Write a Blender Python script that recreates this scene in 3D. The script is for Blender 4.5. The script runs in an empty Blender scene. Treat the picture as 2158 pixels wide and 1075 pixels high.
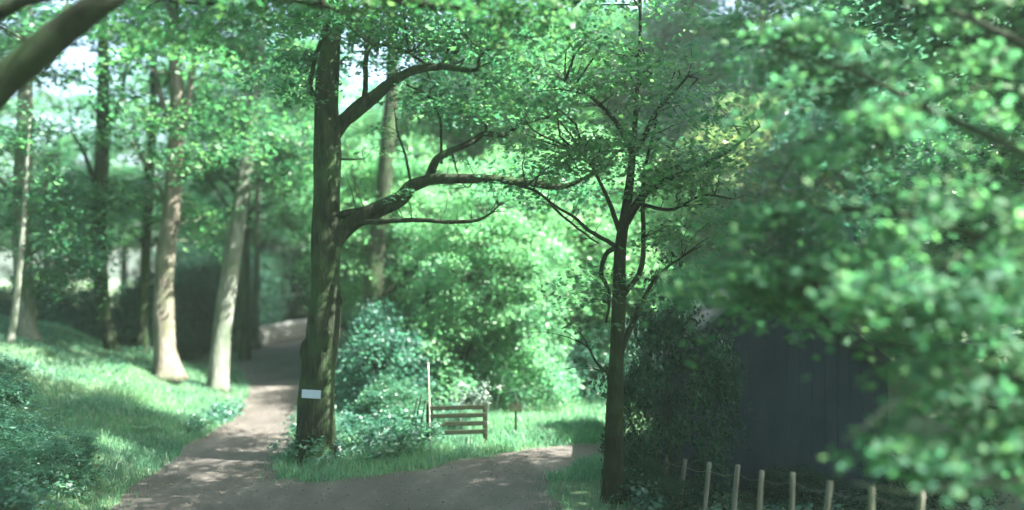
import bpy, bmesh, math
import numpy as np
from mathutils import Vector, Matrix, Quaternion

# ------------------------------------------------------------------ camera, sky, sun, exposure
sc = bpy.context.scene
COL = sc.collection
F_PX, PX_C, PY_H, CAM_Z = 1700.0, 1079.0, 560.0, 4.5     # measured from the photograph

cam_d = bpy.data.cameras.new('camera')
cam = bpy.data.objects.new('camera', cam_d)
COL.objects.link(cam)
cam.location = (0, 0, CAM_Z)
cam.rotation_euler = (math.radians(90 + 0.76), 0, 0)
cam_d.sensor_width = 36
cam_d.lens = 36 * F_PX / 2158
cam_d.clip_start, cam_d.clip_end = 0.1, 1000
cam_d.dof.use_dof = True
cam_d.dof.focus_distance = 16.2
cam_d.dof.aperture_fstop = 0.16
sc.camera = cam

SUN_AZ, SUN_EL = math.radians(98), math.radians(49)
sun_dir = Vector((math.sin(SUN_AZ) * math.cos(SUN_EL), math.cos(SUN_AZ) * math.cos(SUN_EL), math.sin(SUN_EL)))
world = bpy.data.worlds.new('World')
sc.world = world
world.use_nodes = True
wn = world.node_tree
sky = wn.nodes.new('ShaderNodeTexSky')
sky.sky_type = 'NISHITA'
sky.sun_disc = False
sky.sun_elevation = SUN_EL
sky.sun_rotation = SUN_AZ
sky.dust_density = 4.0
bg = wn.nodes['Background']
bg.inputs['Strength'].default_value = 0.10
wn.links.new(sky.outputs[0], bg.inputs['Color'])

sun_l = bpy.data.lights.new('sun', 'SUN')
sun_l.energy = 5.0
sun_l.angle = math.radians(0.6)
sun_l.color = (1.0, 0.96, 0.88)
sun = bpy.data.objects.new('sun', sun_l)
COL.objects.link(sun)
sun.rotation_euler = sun_dir.to_track_quat('Z', 'Y').to_euler()
sun.location = (40, 40, 60)

sc.view_settings.view_transform = 'Standard'
sc.view_settings.look = 'None'
sc.view_settings.gamma = 1.0
sc.view_settings.exposure = 3.4
cy = sc.cycles
cy.use_denoising = True
cy.max_bounces = 8
cy.diffuse_bounces = 5
cy.glossy_bounces = 2
cy.transmission_bounces = 4
cy.volume_bounces = 1
cy.caustics_reflective = cy.caustics_refractive = False
cy.sample_clamp_indirect = 6.0

rng = np.random.default_rng(11)

# ------------------------------------------------------------------ helpers
def W(px, py, D):
    """a point seen at photograph pixel (px, py) that stands D metres away"""
    return np.array([(px - PX_C) / F_PX * D, D, CAM_Z - (py - PY_H) / F_PX * D])

def link(name, me, mat=None, parent=None, loc=None):
    o = bpy.data.objects.new(name, me)
    COL.objects.link(o)
    if mat is not None and me is not None and not me.materials:
        me.materials.append(mat)
    if loc is not None:
        o.location = loc
    if parent is not None:
        o.parent = parent
    return o

def tag(o, label=None, cat=None, group=None, kind=None):
    if label: o['label'] = label
    if cat: o['category'] = cat
    if group: o['group'] = group
    if kind: o['kind'] = kind
    return o

def thing(name, label, cat, loc, group=None):
    o = bpy.data.objects.new(name, None)
    o.empty_display_size = 0.3
    COL.objects.link(o)
    o.location = Vector([float(v) for v in loc])
    return tag(o, label, cat, group)

def mesh_np(name, verts, faces, smooth=False):
    verts = np.asarray(verts, dtype=np.float32)
    faces = np.asarray(faces, dtype=np.int32)
    me = bpy.data.meshes.new(name)
    nf, k = faces.shape
    me.vertices.add(len(verts)); me.vertices.foreach_set('co', verts.ravel())
    me.loops.add(nf * k); me.loops.foreach_set('vertex_index', faces.ravel())
    me.polygons.add(nf)
    me.polygons.foreach_set('loop_start', np.arange(nf, dtype=np.int32) * k)
    me.polygons.foreach_set('loop_total', np.full(nf, k, dtype=np.int32))
    if smooth:
        me.polygons.foreach_set('use_smooth', np.ones(nf, dtype=bool))
    me.update(calc_edges=True)
    return me

def sm(t):
    t = np.clip(t, 0, 1)
    return t * t * (3 - 2 * t)

def catmull(P, n):
    P = np.asarray(P, float)
    if len(P) < 3:
        t = np.linspace(0, 1, n)[:, None]
        return P[0] * (1 - t) + P[-1] * t
    Q = np.vstack([2 * P[0] - P[1], P, 2 * P[-1] - P[-2]])
    out = []
    m = len(P) - 1
    for u in np.linspace(0, m - 1e-6, n):
        i = int(u); t = u - i
        p0, p1, p2, p3 = Q[i], Q[i + 1], Q[i + 2], Q[i + 3]
        out.append(.5 * (2 * p1 + (p2 - p0) * t + (2 * p0 - 5 * p1 + 4 * p2 - p3) * t * t + (3 * p1 - p0 - 3 * p2 + p3) * t ** 3))
    return np.array(out)

def tube_arrays(pts, rad, seg=10, n=None, lump=.06, flare=0, jitter=0.0):
    """tapered, slightly lumpy tube along a smooth curve"""
    pts = np.asarray(pts, float); rad = np.asarray(rad, float)
    n = n or max(6, len(pts) * 4)
    C = catmull(pts, n)
    R = np.interp(np.linspace(0, 1, n), np.linspace(0, 1, len(rad)), rad)
    if jitter:
        k = rng.normal(0, 1, (n, 3)); k = (k + np.roll(k, 1, 0) + np.roll(k, -1, 0)) / 3
        k[0] = 0
        C = C + k * jitter
    T = np.gradient(C, axis=0); T /= np.linalg.norm(T, axis=1)[:, None] + 1e-9
    up = np.array([0.0, 1.0, 0.0]) if abs(T[0][1]) < .8 else np.array([1.0, 0, 0])
    th = np.linspace(0, 2 * math.pi, seg, endpoint=False)
    V = []
    ph = rng.uniform(0, 6.28, 4)
    L = np.concatenate([[0], np.cumsum(np.linalg.norm(np.diff(C, axis=0), axis=1))])
    for i in range(n):
        a = np.cross(T[i], up); a /= np.linalg.norm(a) + 1e-9
        b = np.cross(T[i], a)
        l = L[i]
        r = R[i] * (1 + lump * (np.sin(3 * th + ph[0] + 1.3 * l) + .7 * np.sin(5 * th + ph[1] - 2.1 * l) + .6 * math.sin(ph[2] + 3.1 * l)))
        if flare:
            e = math.exp(-l / .45)
            r = r * (1 + flare * e * (.6 + .5 * np.cos(5 * th + ph[3])))
        V.append(C[i] + np.outer(np.cos(th) * r, a) + np.outer(np.sin(th) * r, b))
    V = np.vstack(V)
    i, j = np.meshgrid(np.arange(n - 1), np.arange(seg), indexing='ij')
    j2 = (j + 1) % seg
    Fq = np.stack([i * seg + j, i * seg + j2, (i + 1) * seg + j2, (i + 1) * seg + j], -1).reshape(-1, 4)
    # cap the far end
    V = np.vstack([V, C[-1][None], C[0][None]])
    e, s = len(V) - 2, len(V) - 1
    k = np.arange(seg); k2 = (k + 1) % seg
    Fe = np.stack([(n - 1) * seg + k, (n - 1) * seg + k2, np.full(seg, e), np.full(seg, e)], -1)
    return V, Fq, [((n - 1) * seg + a, (n - 1) * seg + b, e) for a, b in zip(k, k2)] + [(b, a, s) for a, b in zip(k, k2)], C

def join_tubes(name, tubes):
    Vs, Fs, off = [], [], 0
    for V, Fq, Ft, _ in tubes:
        Vs.append(V); Fs += [tuple(int(x) + off for x in f) for f in Fq] + [tuple(int(x) + off for x in f) for f in Ft]
        off += len(V)
    me = bpy.data.meshes.new(name)
    me.from_pydata(np.vstack(Vs).tolist(), [], Fs)
    me.polygons.foreach_set('use_smooth', np.ones(len(me.polygons), dtype=bool))
    me.update()
    return me

def tube(name, pts, rad, mat, parent, origin, **kw):
    pts = np.asarray(pts, float) - np.asarray(origin, float)
    t = tube_arrays(pts, rad, **kw)
    return link(name, join_tubes(name, [t]), mat, parent), t[3] + np.asarray(origin, float)

def unit(v):
    return v / (np.linalg.norm(v, axis=1)[:, None] + 1e-9)

def leaf_mesh(name, P, size, tilt=.55, aspect=.55, droop=.25):
    """one folded four-cornered leaf per point"""
    P = np.asarray(P, float); n = len(P)
    size = np.broadcast_to(np.asarray(size, float), (n,)) * np.clip(rng.lognormal(0, .35, n), .4, 2.2)
    az = rng.uniform(0, 2 * math.pi, n)
    d = np.stack([np.cos(az), np.sin(az), rng.normal(-droop, .35, n)], -1); d = unit(d)
    nz = unit(np.stack([rng.normal(0, tilt, n), rng.normal(0, tilt, n), np.ones(n)], -1))
    s = unit(np.cross(nz, d)); nz = np.cross(d, s)
    L = size[:, None]; w = L * aspect * .5
    fold = L * .10
    V = np.stack([P, P + d * L * .45 + s * w - nz * fold, P + d * L, P + d * L * .45 - s * w - nz * fold], 1).reshape(-1, 3)
    Fq = np.arange(n * 4).reshape(-1, 4)
    return mesh_np(name, V, Fq)

def clump_points(centers, per, radius, flat=.30, fall=.22):
    """leaf positions gathered in flattened sprays round the given points"""
    centers = np.asarray(centers, float)
    n = len(centers)
    rr = np.broadcast_to(np.asarray(radius, float), (n,))
    out = []
    for c, r in zip(centers, rr):
        k = int(per * rng.uniform(.6, 1.4))
        v = unit(rng.normal(0, 1, (k, 3))) * (rng.uniform(0, 1, k) ** .5)[:, None]
        q = v * r
        st = rng.uniform(.7, 1.35); q[:, 0] *= st; q[:, 1] /= st
        an = rng.uniform(0, 3.14); q[:, :2] = q[:, :2] @ np.array([[math.cos(an), -math.sin(an)], [math.sin(an), math.cos(an)]])
        q[:, 2] *= flat
        q[:, 2] -= fall * (q[:, 0] ** 2 + q[:, 1] ** 2) / max(r, .1)
        tx, ty = rng.normal(0, .3, 2)
        q[:, 2] += q[:, 0] * tx + q[:, 1] * ty
        out.append(c + q)
    return np.vstack(out)

def twig_mesh(name, centers, skel, r0=.03, org=(0, 0, 0)):
    """thin branches from a skeleton out to every leaf spray"""
    tb = []
    for c in np.asarray(centers, float):
        dv = skel - c
        k = np.argmin((dv ** 2).sum(1) + 6.0 * np.clip(dv[:, 2], 0, None))
        a = skel[k]; l = float(np.linalg.norm(c - a))
        if l < .15: continue
        m1 = a + (c - a) * .4 + rng.normal(0, .07 * l, 3) + [0, 0, .06 * l]
        m2 = a + (c - a) * .75 + rng.normal(0, .06 * l, 3) + [0, 0, .05 * l]
        r = r0 * min(1.4, .5 + l / 4)
        tb.append(tube_arrays(np.array([a, m1, m2, c]) - np.asarray(org), [r, r * .7, r * .45, r * .15], seg=5, n=7, lump=0))
    return join_tubes(name, tb)

def ellipsoid_points(c, r, n, shell=.45, zmin=-1):
    v = unit(rng.normal(0, 1, (n * 2, 3)))
    v = v * (rng.uniform(shell ** 3, 1, n * 2) ** (1 / 3))[:, None]
    v = v[v[:, 2] > zmin][:n]
    return np.asarray(c) + v * np.asarray(r)

def box(bm, c, s, rot=None, bev=0):
    m = Matrix.Translation(Vector(c)) @ (rot.to_4x4() if rot else Matrix.Identity(4)) @ Matrix.Diagonal((*s, 1))
    r = bmesh.ops.create_cube(bm, size=1, matrix=m)
    if bev:
        ed = list({e for v in r['verts'] for e in v.link_edges})
        bmesh.ops.bevel(bm, geom=ed, offset=bev, segments=1, affect='EDGES')

def bm_obj(name, bm, mat, parent=None, loc=None, smooth=False):
    me = bpy.data.meshes.new(name)
    bm.to_mesh(me); bm.free()
    if smooth:
        for p in me.polygons: p.use_smooth = True
    return link(name, me, mat, parent, loc)

# ------------------------------------------------------------------ materials
def new_mat(name):
    m = bpy.data.materials.new(name); m.use_nodes = True
    nt = m.node_tree
    return m, nt, nt.nodes['Principled BSDF'], nt.nodes['Material Output']

def noise(nt, scale, detail=4, rough=.6, coord='Object', stretch=None):
    tc = nt.nodes.new('ShaderNodeTexCoord'); n = nt.nodes.new('ShaderNodeTexNoise')
    n.inputs['Scale'].default_value = scale; n.inputs['Detail'].default_value = detail; n.inputs['Roughness'].default_value = rough
    if stretch:
        mp = nt.nodes.new('ShaderNodeMapping'); mp.inputs['Scale'].default_value = stretch
        nt.links.new(tc.outputs[coord], mp.inputs[0]); nt.links.new(mp.outputs[0], n.inputs['Vector'])
    else:
        nt.links.new(tc.outputs[coord], n.inputs['Vector'])
    return n

def ramp(nt, fac, stops):
    r = nt.nodes.new('ShaderNodeValToRGB')
    el = r.color_ramp.elements
    el[0].position, el[0].color = stops[0][0], (*stops[0][1], 1)
    el[1].position, el[1].color = stops[-1][0], (*stops[-1][1], 1)
    for p, c in stops[1:-1]:
        e = el.new(p); e.color = (*c, 1)
    nt.links.new(fac, r.inputs[0])
    return r

def mix(nt, fac, a, b, mode='MIX'):
    m = nt.nodes.new('ShaderNodeMix'); m.data_type = 'RGBA'; m.blend_type = mode
    if isinstance(fac, (int, float)): m.inputs[0].default_value = fac
    else: nt.links.new(fac, m.inputs[0])
    for s, v in ((m.inputs[6], a), (m.inputs[7], b)):
        if isinstance(v, tuple): s.default_value = (*v, 1)
        else: nt.links.new(v, s)
    return m.outputs[2]

def leaf_mat(name, dark, mid, light, trans=.45, rough=.45, tgain=1.7, spec=.5):
    m, nt, p, out = new_mat(name)
    geo = nt.nodes.new('ShaderNodeNewGeometry')
    c1 = ramp(nt, geo.outputs['Random Per Island'], [(0, dark), (.55, mid), (1, light)])
    nz = noise(nt, .55, 2)
    c2 = ramp(nt, nz.outputs['Fac'], [(.35, (.72, .80, .85)), (.65, (1.18, 1.12, .95))])
    c = mix(nt, 1.0, c1.outputs[0], c2.outputs[0], 'MULTIPLY')
    oi = nt.nodes.new('ShaderNodeObjectInfo')
    hs = nt.nodes.new('ShaderNodeHueSaturation')
    mr = nt.nodes.new('ShaderNodeMapRange'); mr.inputs[3].default_value = .48; mr.inputs[4].default_value = .525
    nt.links.new(oi.outputs['Random'], mr.inputs[0]); nt.links.new(mr.outputs[0], hs.inputs['Hue'])
    nt.links.new(c, hs.inputs['Color'])
    nt.links.new(hs.outputs[0], p.inputs['Base Color'])
    p.inputs['Roughness'].default_value = rough
    p.inputs['Specular IOR Level'].default_value = spec
    tr = nt.nodes.new('ShaderNodeBsdfTranslucent')
    tc = mix(nt, 1.0, hs.outputs[0], (tgain * .9, tgain * 1.12, tgain * .85), 'MULTIPLY')
    nt.links.new(tc, tr.inputs[0])
    ms = nt.nodes.new('ShaderNodeMixShader'); ms.inputs[0].default_value = trans
    nt.links.new(p.outputs[0], ms.inputs[1]); nt.links.new(tr.outputs[0], ms.inputs[2])
    nt.links.new(ms.outputs[0], out.inputs[0])
    return m

def bark_mat(name, dark, mid, pale, moss_bounce=.35, scale=6, bump=.5):
    m, nt, p, out = new_mat(name)
    n1 = noise(nt, scale, 6, .65, stretch=(1.6, 1.6, .35))
    c = ramp(nt, n1.outputs['Fac'], [(.3, dark), (.52, mid), (.75, pale)]).outputs[0]
    n2 = noise(nt, 1.3, 4, .6)
    f = ramp(nt, n2.outputs['Fac'], [(.42, (0, 0, 0)), (.68, (moss_bounce,) * 3)])
    c = mix(nt, f.outputs[0], c, (.036, .078, .028))  # green patches: moss, strengthened to stand in for green bounce light
    nt.links.new(c, p.inputs['Base Color'])
    p.inputs['Roughness'].default_value = .9
    p.inputs['Specular IOR Level'].default_value = .1
    n3 = noise(nt, scale * 2.2, 8, .7, stretch=(1.8, 1.8, .3))
    b = nt.nodes.new('ShaderNodeBump'); b.inputs['Strength'].default_value = min(1, bump * 1.8); b.inputs['Distance'].default_value = .07
    nt.links.new(n3.outputs['Fac'], b.inputs['Height']); nt.links.new(b.outputs[0], p.inputs['Normal'])
    return m

def simple_mat(name, a, b, scale=8, rough=.7, bump=.2, stretch=None, spec=.12):
    m, nt, p, out = new_mat(name)
    n1 = noise(nt, scale, 6, .65, stretch=stretch)
    nt.links.new(ramp(nt, n1.outputs['Fac'], [(.3, a), (.7, b)]).outputs[0], p.inputs['Base Color'])
    p.inputs['Roughness'].default_value = rough
    p.inputs['Specular IOR Level'].default_value = spec
    if bump:
        bp = nt.nodes.new('ShaderNodeBump'); bp.inputs['Strength'].default_value = bump; bp.inputs['Distance'].default_value = .03
        nt.links.new(n1.outputs['Fac'], bp.inputs['Height']); nt.links.new(bp.outputs[0], p.inputs['Normal'])
    return m

M = {}
M['leaf'] = leaf_mat('leaf_green', (.022, .086, .048), (.040, .138, .072), (.092, .20, .075))
M['leaf_teal'] = leaf_mat('leaf_blue_green', (.020, .080, .056), (.036, .122, .086), (.070, .172, .118))
M['leaf_sunlit'] = leaf_mat('leaf_sunlit', (.060, .170, .098), (.090, .22, .128), (.150, .29, .150), trans=.6)  # paler, more translucent leaf green; the glade's sunlit glow is put into the colour
M['leaf_dark'] = leaf_mat('leaf_evergreen', (.007, .030, .019), (.012, .044, .028), (.022, .066, .040), trans=.15, rough=.6, spec=.1)
M['leaf_autumn'] = leaf_mat('leaf_turning', (.05, .12, .05), (.095, .15, .06), (.17, .165, .08), trans=.5)
M['leaf_syc'] = leaf_mat('leaf_broad', (.034, .105, .066), (.056, .150, .090), (.088, .195, .088), trans=.55, rough=.6, spec=.12, tgain=1.5)
M['grass'] = leaf_mat('grass_blades', (.060, .155, .095), (.095, .21, .135), (.155, .27, .17), trans=.45)
M['weeds'] = leaf_mat('weed_leaves', (.022, .082, .056), (.038, .120, .080), (.068, .170, .10), trans=.4)
M['plume'] = leaf_mat('pale_plumes', (.09, .14, .12), (.14, .20, .18), (.21, .27, .26), trans=.4, tgain=1.0)
M['litter'] = leaf_mat('dead_leaves', (.06, .04, .022), (.13, .09, .05), (.26, .20, .13), trans=.2, tgain=1.0)
M['bark'] = bark_mat('bark_moss_bounce', (.008, .012, .007), (.021, .028, .017), (.055, .066, .045), .85)
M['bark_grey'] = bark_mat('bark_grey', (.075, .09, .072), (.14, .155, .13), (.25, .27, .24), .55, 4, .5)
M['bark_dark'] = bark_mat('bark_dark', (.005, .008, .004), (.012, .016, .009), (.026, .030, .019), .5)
M['bark_red'] = bark_mat('bark_reddish', (.070, .062, .049), (.132, .119, .095), (.225, .213, .18), .5, 4, .5)
M['wood'] = simple_mat('weathered_wood', (.014, .022, .012), (.034, .044, .026), 7, .8, .3, (1, 1, 1))
M['post'] = simple_mat('split_chestnut', (.09, .095, .075), (.20, .20, .16), 7, .8, .4, (2, 2, .3))
M['pole'] = simple_mat('pale_pole', (.24, .27, .22), (.36, .38, .32), 5, .6, .1)
M['plate'] = simple_mat('sign_plate', (.42, .46, .58), (.52, .56, .68), 3, .4, .02)
M['stone'] = simple_mat('pale_stone', (.20, .21, .20), (.42, .43, .41), 3, .85, .5)
M['wallstone'] = simple_mat('pale_limestone', (.17, .19, .18), (.34, .36, .34), 3, .85, .5)
M['grit'] = simple_mat('brown_grit', (.07, .06, .05), (.18, .155, .13), 20, .85, .2)
M['mortar'] = simple_mat('mortar', (.08, .08, .07), (.14, .14, .12), 5, .9, .4)
M['shed'] = simple_mat('shed_boarding', (.010, .022, .034), (.026, .044, .058), 1.2, .75, .1, (1, 1, .4))
M['roof'] = simple_mat('shed_roofing', (.012, .017, .020), (.026, .032, .036), 2.5, .8, .3)
M['wire'] = simple_mat('fence_wire', (.10, .11, .10), (.17, .17, .16), 9, .6, 0)

# ------------------------------------------------------------------ ground
EDGE_Y = np.array([-20, 8, 11, 14, 15.3, 20.1, 25.5, 31.9, 42.5, 60, 250.])
EDGE_X = np.array([-5.5, -5.5, -6.2, -7.2, -7.46, -8.03, -8.5, -10.5, -14.5, -17, -17.])

def terrain(x, y):
    x = np.asarray(x, float); y = np.asarray(y, float)
    d = np.interp(y, EDGE_Y, EDGE_X) - x
    dd = np.clip(d - .25, 0, 9.5)
    bank = .285 * dd * sm(dd / .8 + .15) * (1 - sm((y - 31.0) / 5.5)) - .25 * sm((d - 1) / 3) * sm((y - 33) / 5)
    wob = (.10 * np.sin(x * 1.7 + y * .6) + .07 * np.sin(x * .9 - y * 1.9 + 1)) * sm((d - .6) / 2)
    emb = .25 * np.clip(12 - y, 0, 20)
    dep = -.65 * sm((x - 2.3) / 1.4) * sm((y - 12) / 4) * (1 - sm((y - 22) / 6))
    return bank + wob + emb + dep

def axis(parts):
    return np.unique(np.concatenate([np.arange(a, b, s) for a, b, s in parts]))
gx = axis([(-200, -40, 8), (-40, -24, 1.5), (-24, 10, .35), (10, 30, 1.5), (30, 201, 8)])
gy = axis([(-60, 0, 5), (0, 8, 1), (8, 40, .35), (40, 62, 1.0), (62, 100, 3), (100, 261, 8)])
X, Y = np.meshgrid(gx, gy)
V = np.stack([X, Y, terrain(X, Y)], -1).reshape(-1, 3)
nx = len(gx)
I, J = np.meshgrid(np.arange(len(gy) - 1), np.arange(nx - 1), indexing='ij')
Fq = np.stack([I * nx + J, I * nx + J + 1, (I + 1) * nx + J + 1, (I + 1) * nx + J], -1).reshape(-1, 4)
mg, nt, p, _ = new_mat('woodland_soil')
n1 = noise(nt, 1.1, 6, .65); n2 = noise(nt, 14, 5, .7)
c = ramp(nt, n1.outputs['Fac'], [(.3, (.028, .060, .026)), (.55, (.050, .095, .040)), (.75, (.075, .085, .050))]).outputs[0]
c = mix(nt, .6, c, ramp(nt, n2.outputs['Fac'], [(.3, (.55, .55, .55)), (.7, (1.4, 1.4, 1.4))]).outputs[0], 'MULTIPLY')
nt.links.new(c, p.inputs['Base Color']); p.inputs['Roughness'].default_value = .95
b = nt.nodes.new('ShaderNodeBump'); b.inputs['Strength'].default_value = .6; b.inputs['Distance'].default_value = .06
nt.links.new(n2.outputs['Fac'], b.inputs['Height']); nt.links.new(b.outputs[0], p.inputs['Normal'])
tag(link('ground', mesh_np('ground', V, Fq, True), mg), kind='structure')

# open field beyond the wood
mf, nt, p, _ = new_mat('field_grass')
n1 = noise(nt, .08, 5, .6)
nt.links.new(ramp(nt, n1.outputs['Fac'], [(.3, (.09, .15, .06)), (.7, (.16, .22, .10))]).outputs[0], p.inputs['Base Color']); p.inputs['Roughness'].default_value = .9
fm = mesh_np('field', [(-190, 76, -.24), (-26, 76, -.24), (-80, 250, -.24), (-190, 250, -.24)], [(0, 1, 2, 3)])
tag(link('field', fm, mf), kind='structure')

# the forked earth path
left_edge = [(-2.6, 12.2), (-6.4, 12.2), (-7.0, 13.6), (-7.46, 15.3), (-7.8, 17.5), (-8.03, 20.1), (-8.2, 23), (-8.5, 25.5), (-9.4, 28.6), (-10.5, 31.9), (-12.6, 37), (-14.2, 42.0), (-14.6, 46), (-14.2, 50), (-13.2, 54), (-12.2, 57)]
right_edge = [(-9.9, 57), (-10.8, 53.5), (-11.5, 48), (-11.2, 44), (-9.9, 38), (-8.3, 32), (-7.1, 27.5), (-6.2, 23.5), (-5.6, 20.5), (-5.35, 18.9), (-5.2, 17.7), (-4.6, 16.95), (-3.6, 17.0), (-2.2, 17.7), (-.88, 18.9), (.6, 19.9), (2.3, 20.5), (4.2, 21.6), (7, 23.4)]
low_edge = [(8, 21.6), (5, 20.0), (3.4, 19.4), (2.1, 18.9), (.93, 17.5), (.75, 16.0), (.9, 14.6), (.6, 13.2), (-.2, 12.2)]
outline = np.vstack([catmull(left_edge, 90), catmull(right_edge, 110), catmull(low_edge, 45)])
u_ = np.arange(len(outline))
outline = outline + rng.normal(0, .03, outline.shape) + .10 * np.stack([np.sin(u_ * .55) + np.sin(u_ * 1.37 + 1), np.cos(u_ * .71 + 2) + np.sin(u_ * 1.13)], -1) * .6
bm = bmesh.new()
vs = [bm.verts.new((x, y, .004)) for x, y in outline]
es = [bm.edges.new((vs[i], vs[(i + 1) % len(vs)])) for i in range(len(vs))]
bmesh.ops.triangle_fill(bm, use_beauty=True, edges=es, normal=(0, 0, 1))
mp, nt, p, _ = new_mat('trodden_earth')
n1 = noise(nt, .7, 6, .65, stretch=(1, .45, 1)); n2 = noise(nt, 9, 6, .7); n3 = noise(nt, 45, 3, .6)
c = ramp(nt, n1.outputs['Fac'], [(.30, (.019, .016, .013)), (.5, (.048, .042, .036)), (.74, (.112, .101, .088))]).outputs[0]
c = mix(nt, .5, c, ramp(nt, n2.outputs['Fac'], [(.3, (.6, .6, .6)), (.7, (1.35, 1.35, 1.35))]).outputs[0], 'MULTIPLY')
nt.links.new(c, p.inputs['Base Color']); p.inputs['Roughness'].default_value = .8
b = nt.nodes.new('ShaderNodeBump'); b.inputs['Strength'].default_value = .7; b.inputs['Distance'].default_value = .03
h = nt.nodes.new('ShaderNodeMath'); h.operation = 'ADD'
nt.links.new(n2.outputs['Fac'], h.inputs[0]); nt.links.new(n3.outputs['Fac'], h.inputs[1])
nt.links.new(h.outputs[0], b.inputs['Height']); nt.links.new(b.outputs[0], p.inputs['Normal'])
path_o = bm_obj('path', bm, mp); tag(path_o, kind='structure')
for q in path_o.data.polygons:
    if q.normal.z < 0: q.flip()

def in_path(x, y, grow=0.0):
    px, py = outline[:, 0], outline[:, 1]
    qx, qy = np.roll(px, -1), np.roll(py, -1)
    x = np.asarray(x)[:, None]; y = np.asarray(y)[:, None]
    cond = ((py > y) != (qy > y)) & (x < (qx - px) * (y - py) / (qy - py + 1e-12) + px)
    ins = cond.sum(1) % 2 == 1
    if grow:
        dmin = np.sqrt(((x - px) ** 2 + (y - py) ** 2)).min(1)
        ins |= dmin < grow
    return ins

# ------------------------------------------------------------------ trees traced at their own distance
def px_path(pts, D):
    """pts: (px, py) or (px, py, D)"""
    return np.array([W(q[0], q[1], q[2] if len(q) > 2 else D) for q in pts])

def px_rad(w, D):
    return np.array(w, float) / 2 / F_PX * D

def grounded(px, D, sink=.08):
    x = (px - PX_C) / F_PX * D
    return np.array([x, D, float(terrain(x, D)) - sink])

def py_of(p):
    return PY_H + (CAM_Z - p[2]) * F_PX / p[1]

def make_tree(name, label, D, trunk, tw, bark, limbs=(), clumps=None, per=60, crad=.9, lsize=.13, leaf='leaf', group=None, flare=.55, seg=14, cat='tree', lump=.05, tilt=.55):
    base = grounded(trunk[0][0], trunk[0][2] if len(trunk[0]) > 2 else D)
    org = base + np.array([0, 0, .08])
    t = thing(name, label, cat, org, group)
    P = px_path(trunk, D); P[0] = base
    tr, C = tube('trunk', P, px_rad(tw, D), M[bark], t, org, seg=seg, n=len(trunk) * 5, flare=flare, lump=lump)
    ends = []
    for lm in limbs:
        pts, w = lm[0], lm[1]
        Dl = lm[2] if len(lm) > 2 else D
        L, CL = tube('limb', px_path(pts, Dl), px_rad(w, Dl), M[bark], t, org, seg=8, jitter=.02)
        ends.append(CL)
    if clumps is not None and len(clumps):
        pts = clump_points(np.asarray(clumps), per, crad) - org
        link('crown', leaf_mesh('crown', pts, lsize, tilt), M[leaf], t)
        tips = []
        for CL in ends:
            ll = float(np.linalg.norm(CL[-1] - CL[0]))
            for k in range(int(4 + 3 * ll)):
                a = CL[int(len(CL) * rng.uniform(.35, 1)) - 1]
                tips.append(a + rng.normal(0, 1, 3) * [.34, .34, .28] + (CL[-1] - CL[0]) / max(ll, .1) * rng.uniform(.1, .6) + [0, 0, .12])
        if tips:
            link('twigs', twig_mesh('twigs', np.array(tips), np.vstack(ends), .017, org), M[bark], t)['kind'] = 'stuff'
            tips = np.array(tips)
            sp = clump_points(tips[rng.uniform(0, 1, len(tips)) < .3], 22, .3) - org
            link('sprigs', leaf_mesh('sprigs', sp, lsize * .8, tilt), M[leaf], t)['kind'] = 'stuff'
        skel = np.vstack([C[len(C) // 3:]] + ends)
        link('twigs', twig_mesh('twigs', clumps, skel, .028, org), M[bark], t)['kind'] = 'stuff'
    return t, ends

def sprays(px0, px1, py0, py1, D0, D1, n):
    return np.array([W(rng.uniform(px0, px1), rng.uniform(py0, py1), rng.uniform(D0, D1)) for _ in range(n)])

# ---- the big tree with the plate
D = 18.9
limbs = [
    ([(690, 535), (712, 500), (760, 458), (830, 425), (872, 391), (905, 378, 18.6), (980, 376, 18.4), (1060, 379, 18.2), (1130, 388, 18.0), (1190, 392, 17.8), (1262, 362, 17.5)], [46, 40, 36, 33, 29, 24, 20, 18, 15, 11, 5]),
    ([(690, 462), (730, 448), (780, 441), (838, 420)], [22, 17, 14, 12]),
    ([(900, 380), (921, 336, 18.8), (962, 314, 19), (1000, 294, 19.2), (1022, 279, 19.2), (1062, 284, 19.2), (1110, 258, 19.3), (1200, 238, 19.5)], [20, 17, 14, 13, 12, 10, 8, 4]),
    ([(1050, 382, 18.2), (1130, 402, 18), (1190, 458, 17.6), (1262, 512, 17.3)], [7, 6, 5, 3]),
    ([(705, 498), (742, 474), (800, 466, 18.6), (880, 464, 18.2), (960, 466, 18), (1020, 460, 17.9), (1052, 432, 17.8)], [16, 13, 11, 10, 8, 6, 3]),
    ([(692, 300), (716, 262), (745, 236), (792, 198), (832, 166), (880, 146), (930, 139), (1002, 147, 18.6), (1012, 118, 18.5), (1042, 98, 18.4)], [40, 34, 29, 25, 22, 19, 15, 9, 7, 4]),
    ([(706, 275), (735, 232), (768, 205), (800, 186)], [16, 14, 13, 12]),
    ([(768, 212), (770, 150), (776, 88), (790, 20)], [13, 11, 10, 7]),
    ([(776, 92), (832, 96), (900, 134), (940, 142)], [8, 7, 6, 5]),
    ([(668, 215), (652, 178), (668, 105), (690, 40)], [13, 11, 9, 6]),
    ([(868, 388), (852, 322), (836, 268), (832, 232)], [6, 5, 4, 3]),
    ([(715, 336), (740, 336), (768, 334)], [5, 4, 2]),
    ([(952, 316, 19), (960, 352, 18.8), (985, 395, 18.6), (1000, 380, 18.5)], [5, 4, 3, 2]),
    ([(930, 345, 18.8), (925, 250, 18.9), (900, 200, 19), (860, 180, 19)], [6, 5, 4, 3]),
    ([(700, 60), (722, 42), (780, 10), (860, -60)], [22, 20, 16, 8]),
    ([(690, 60), (650, 10), (600, -60)], [14, 12, 8]),
]
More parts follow.
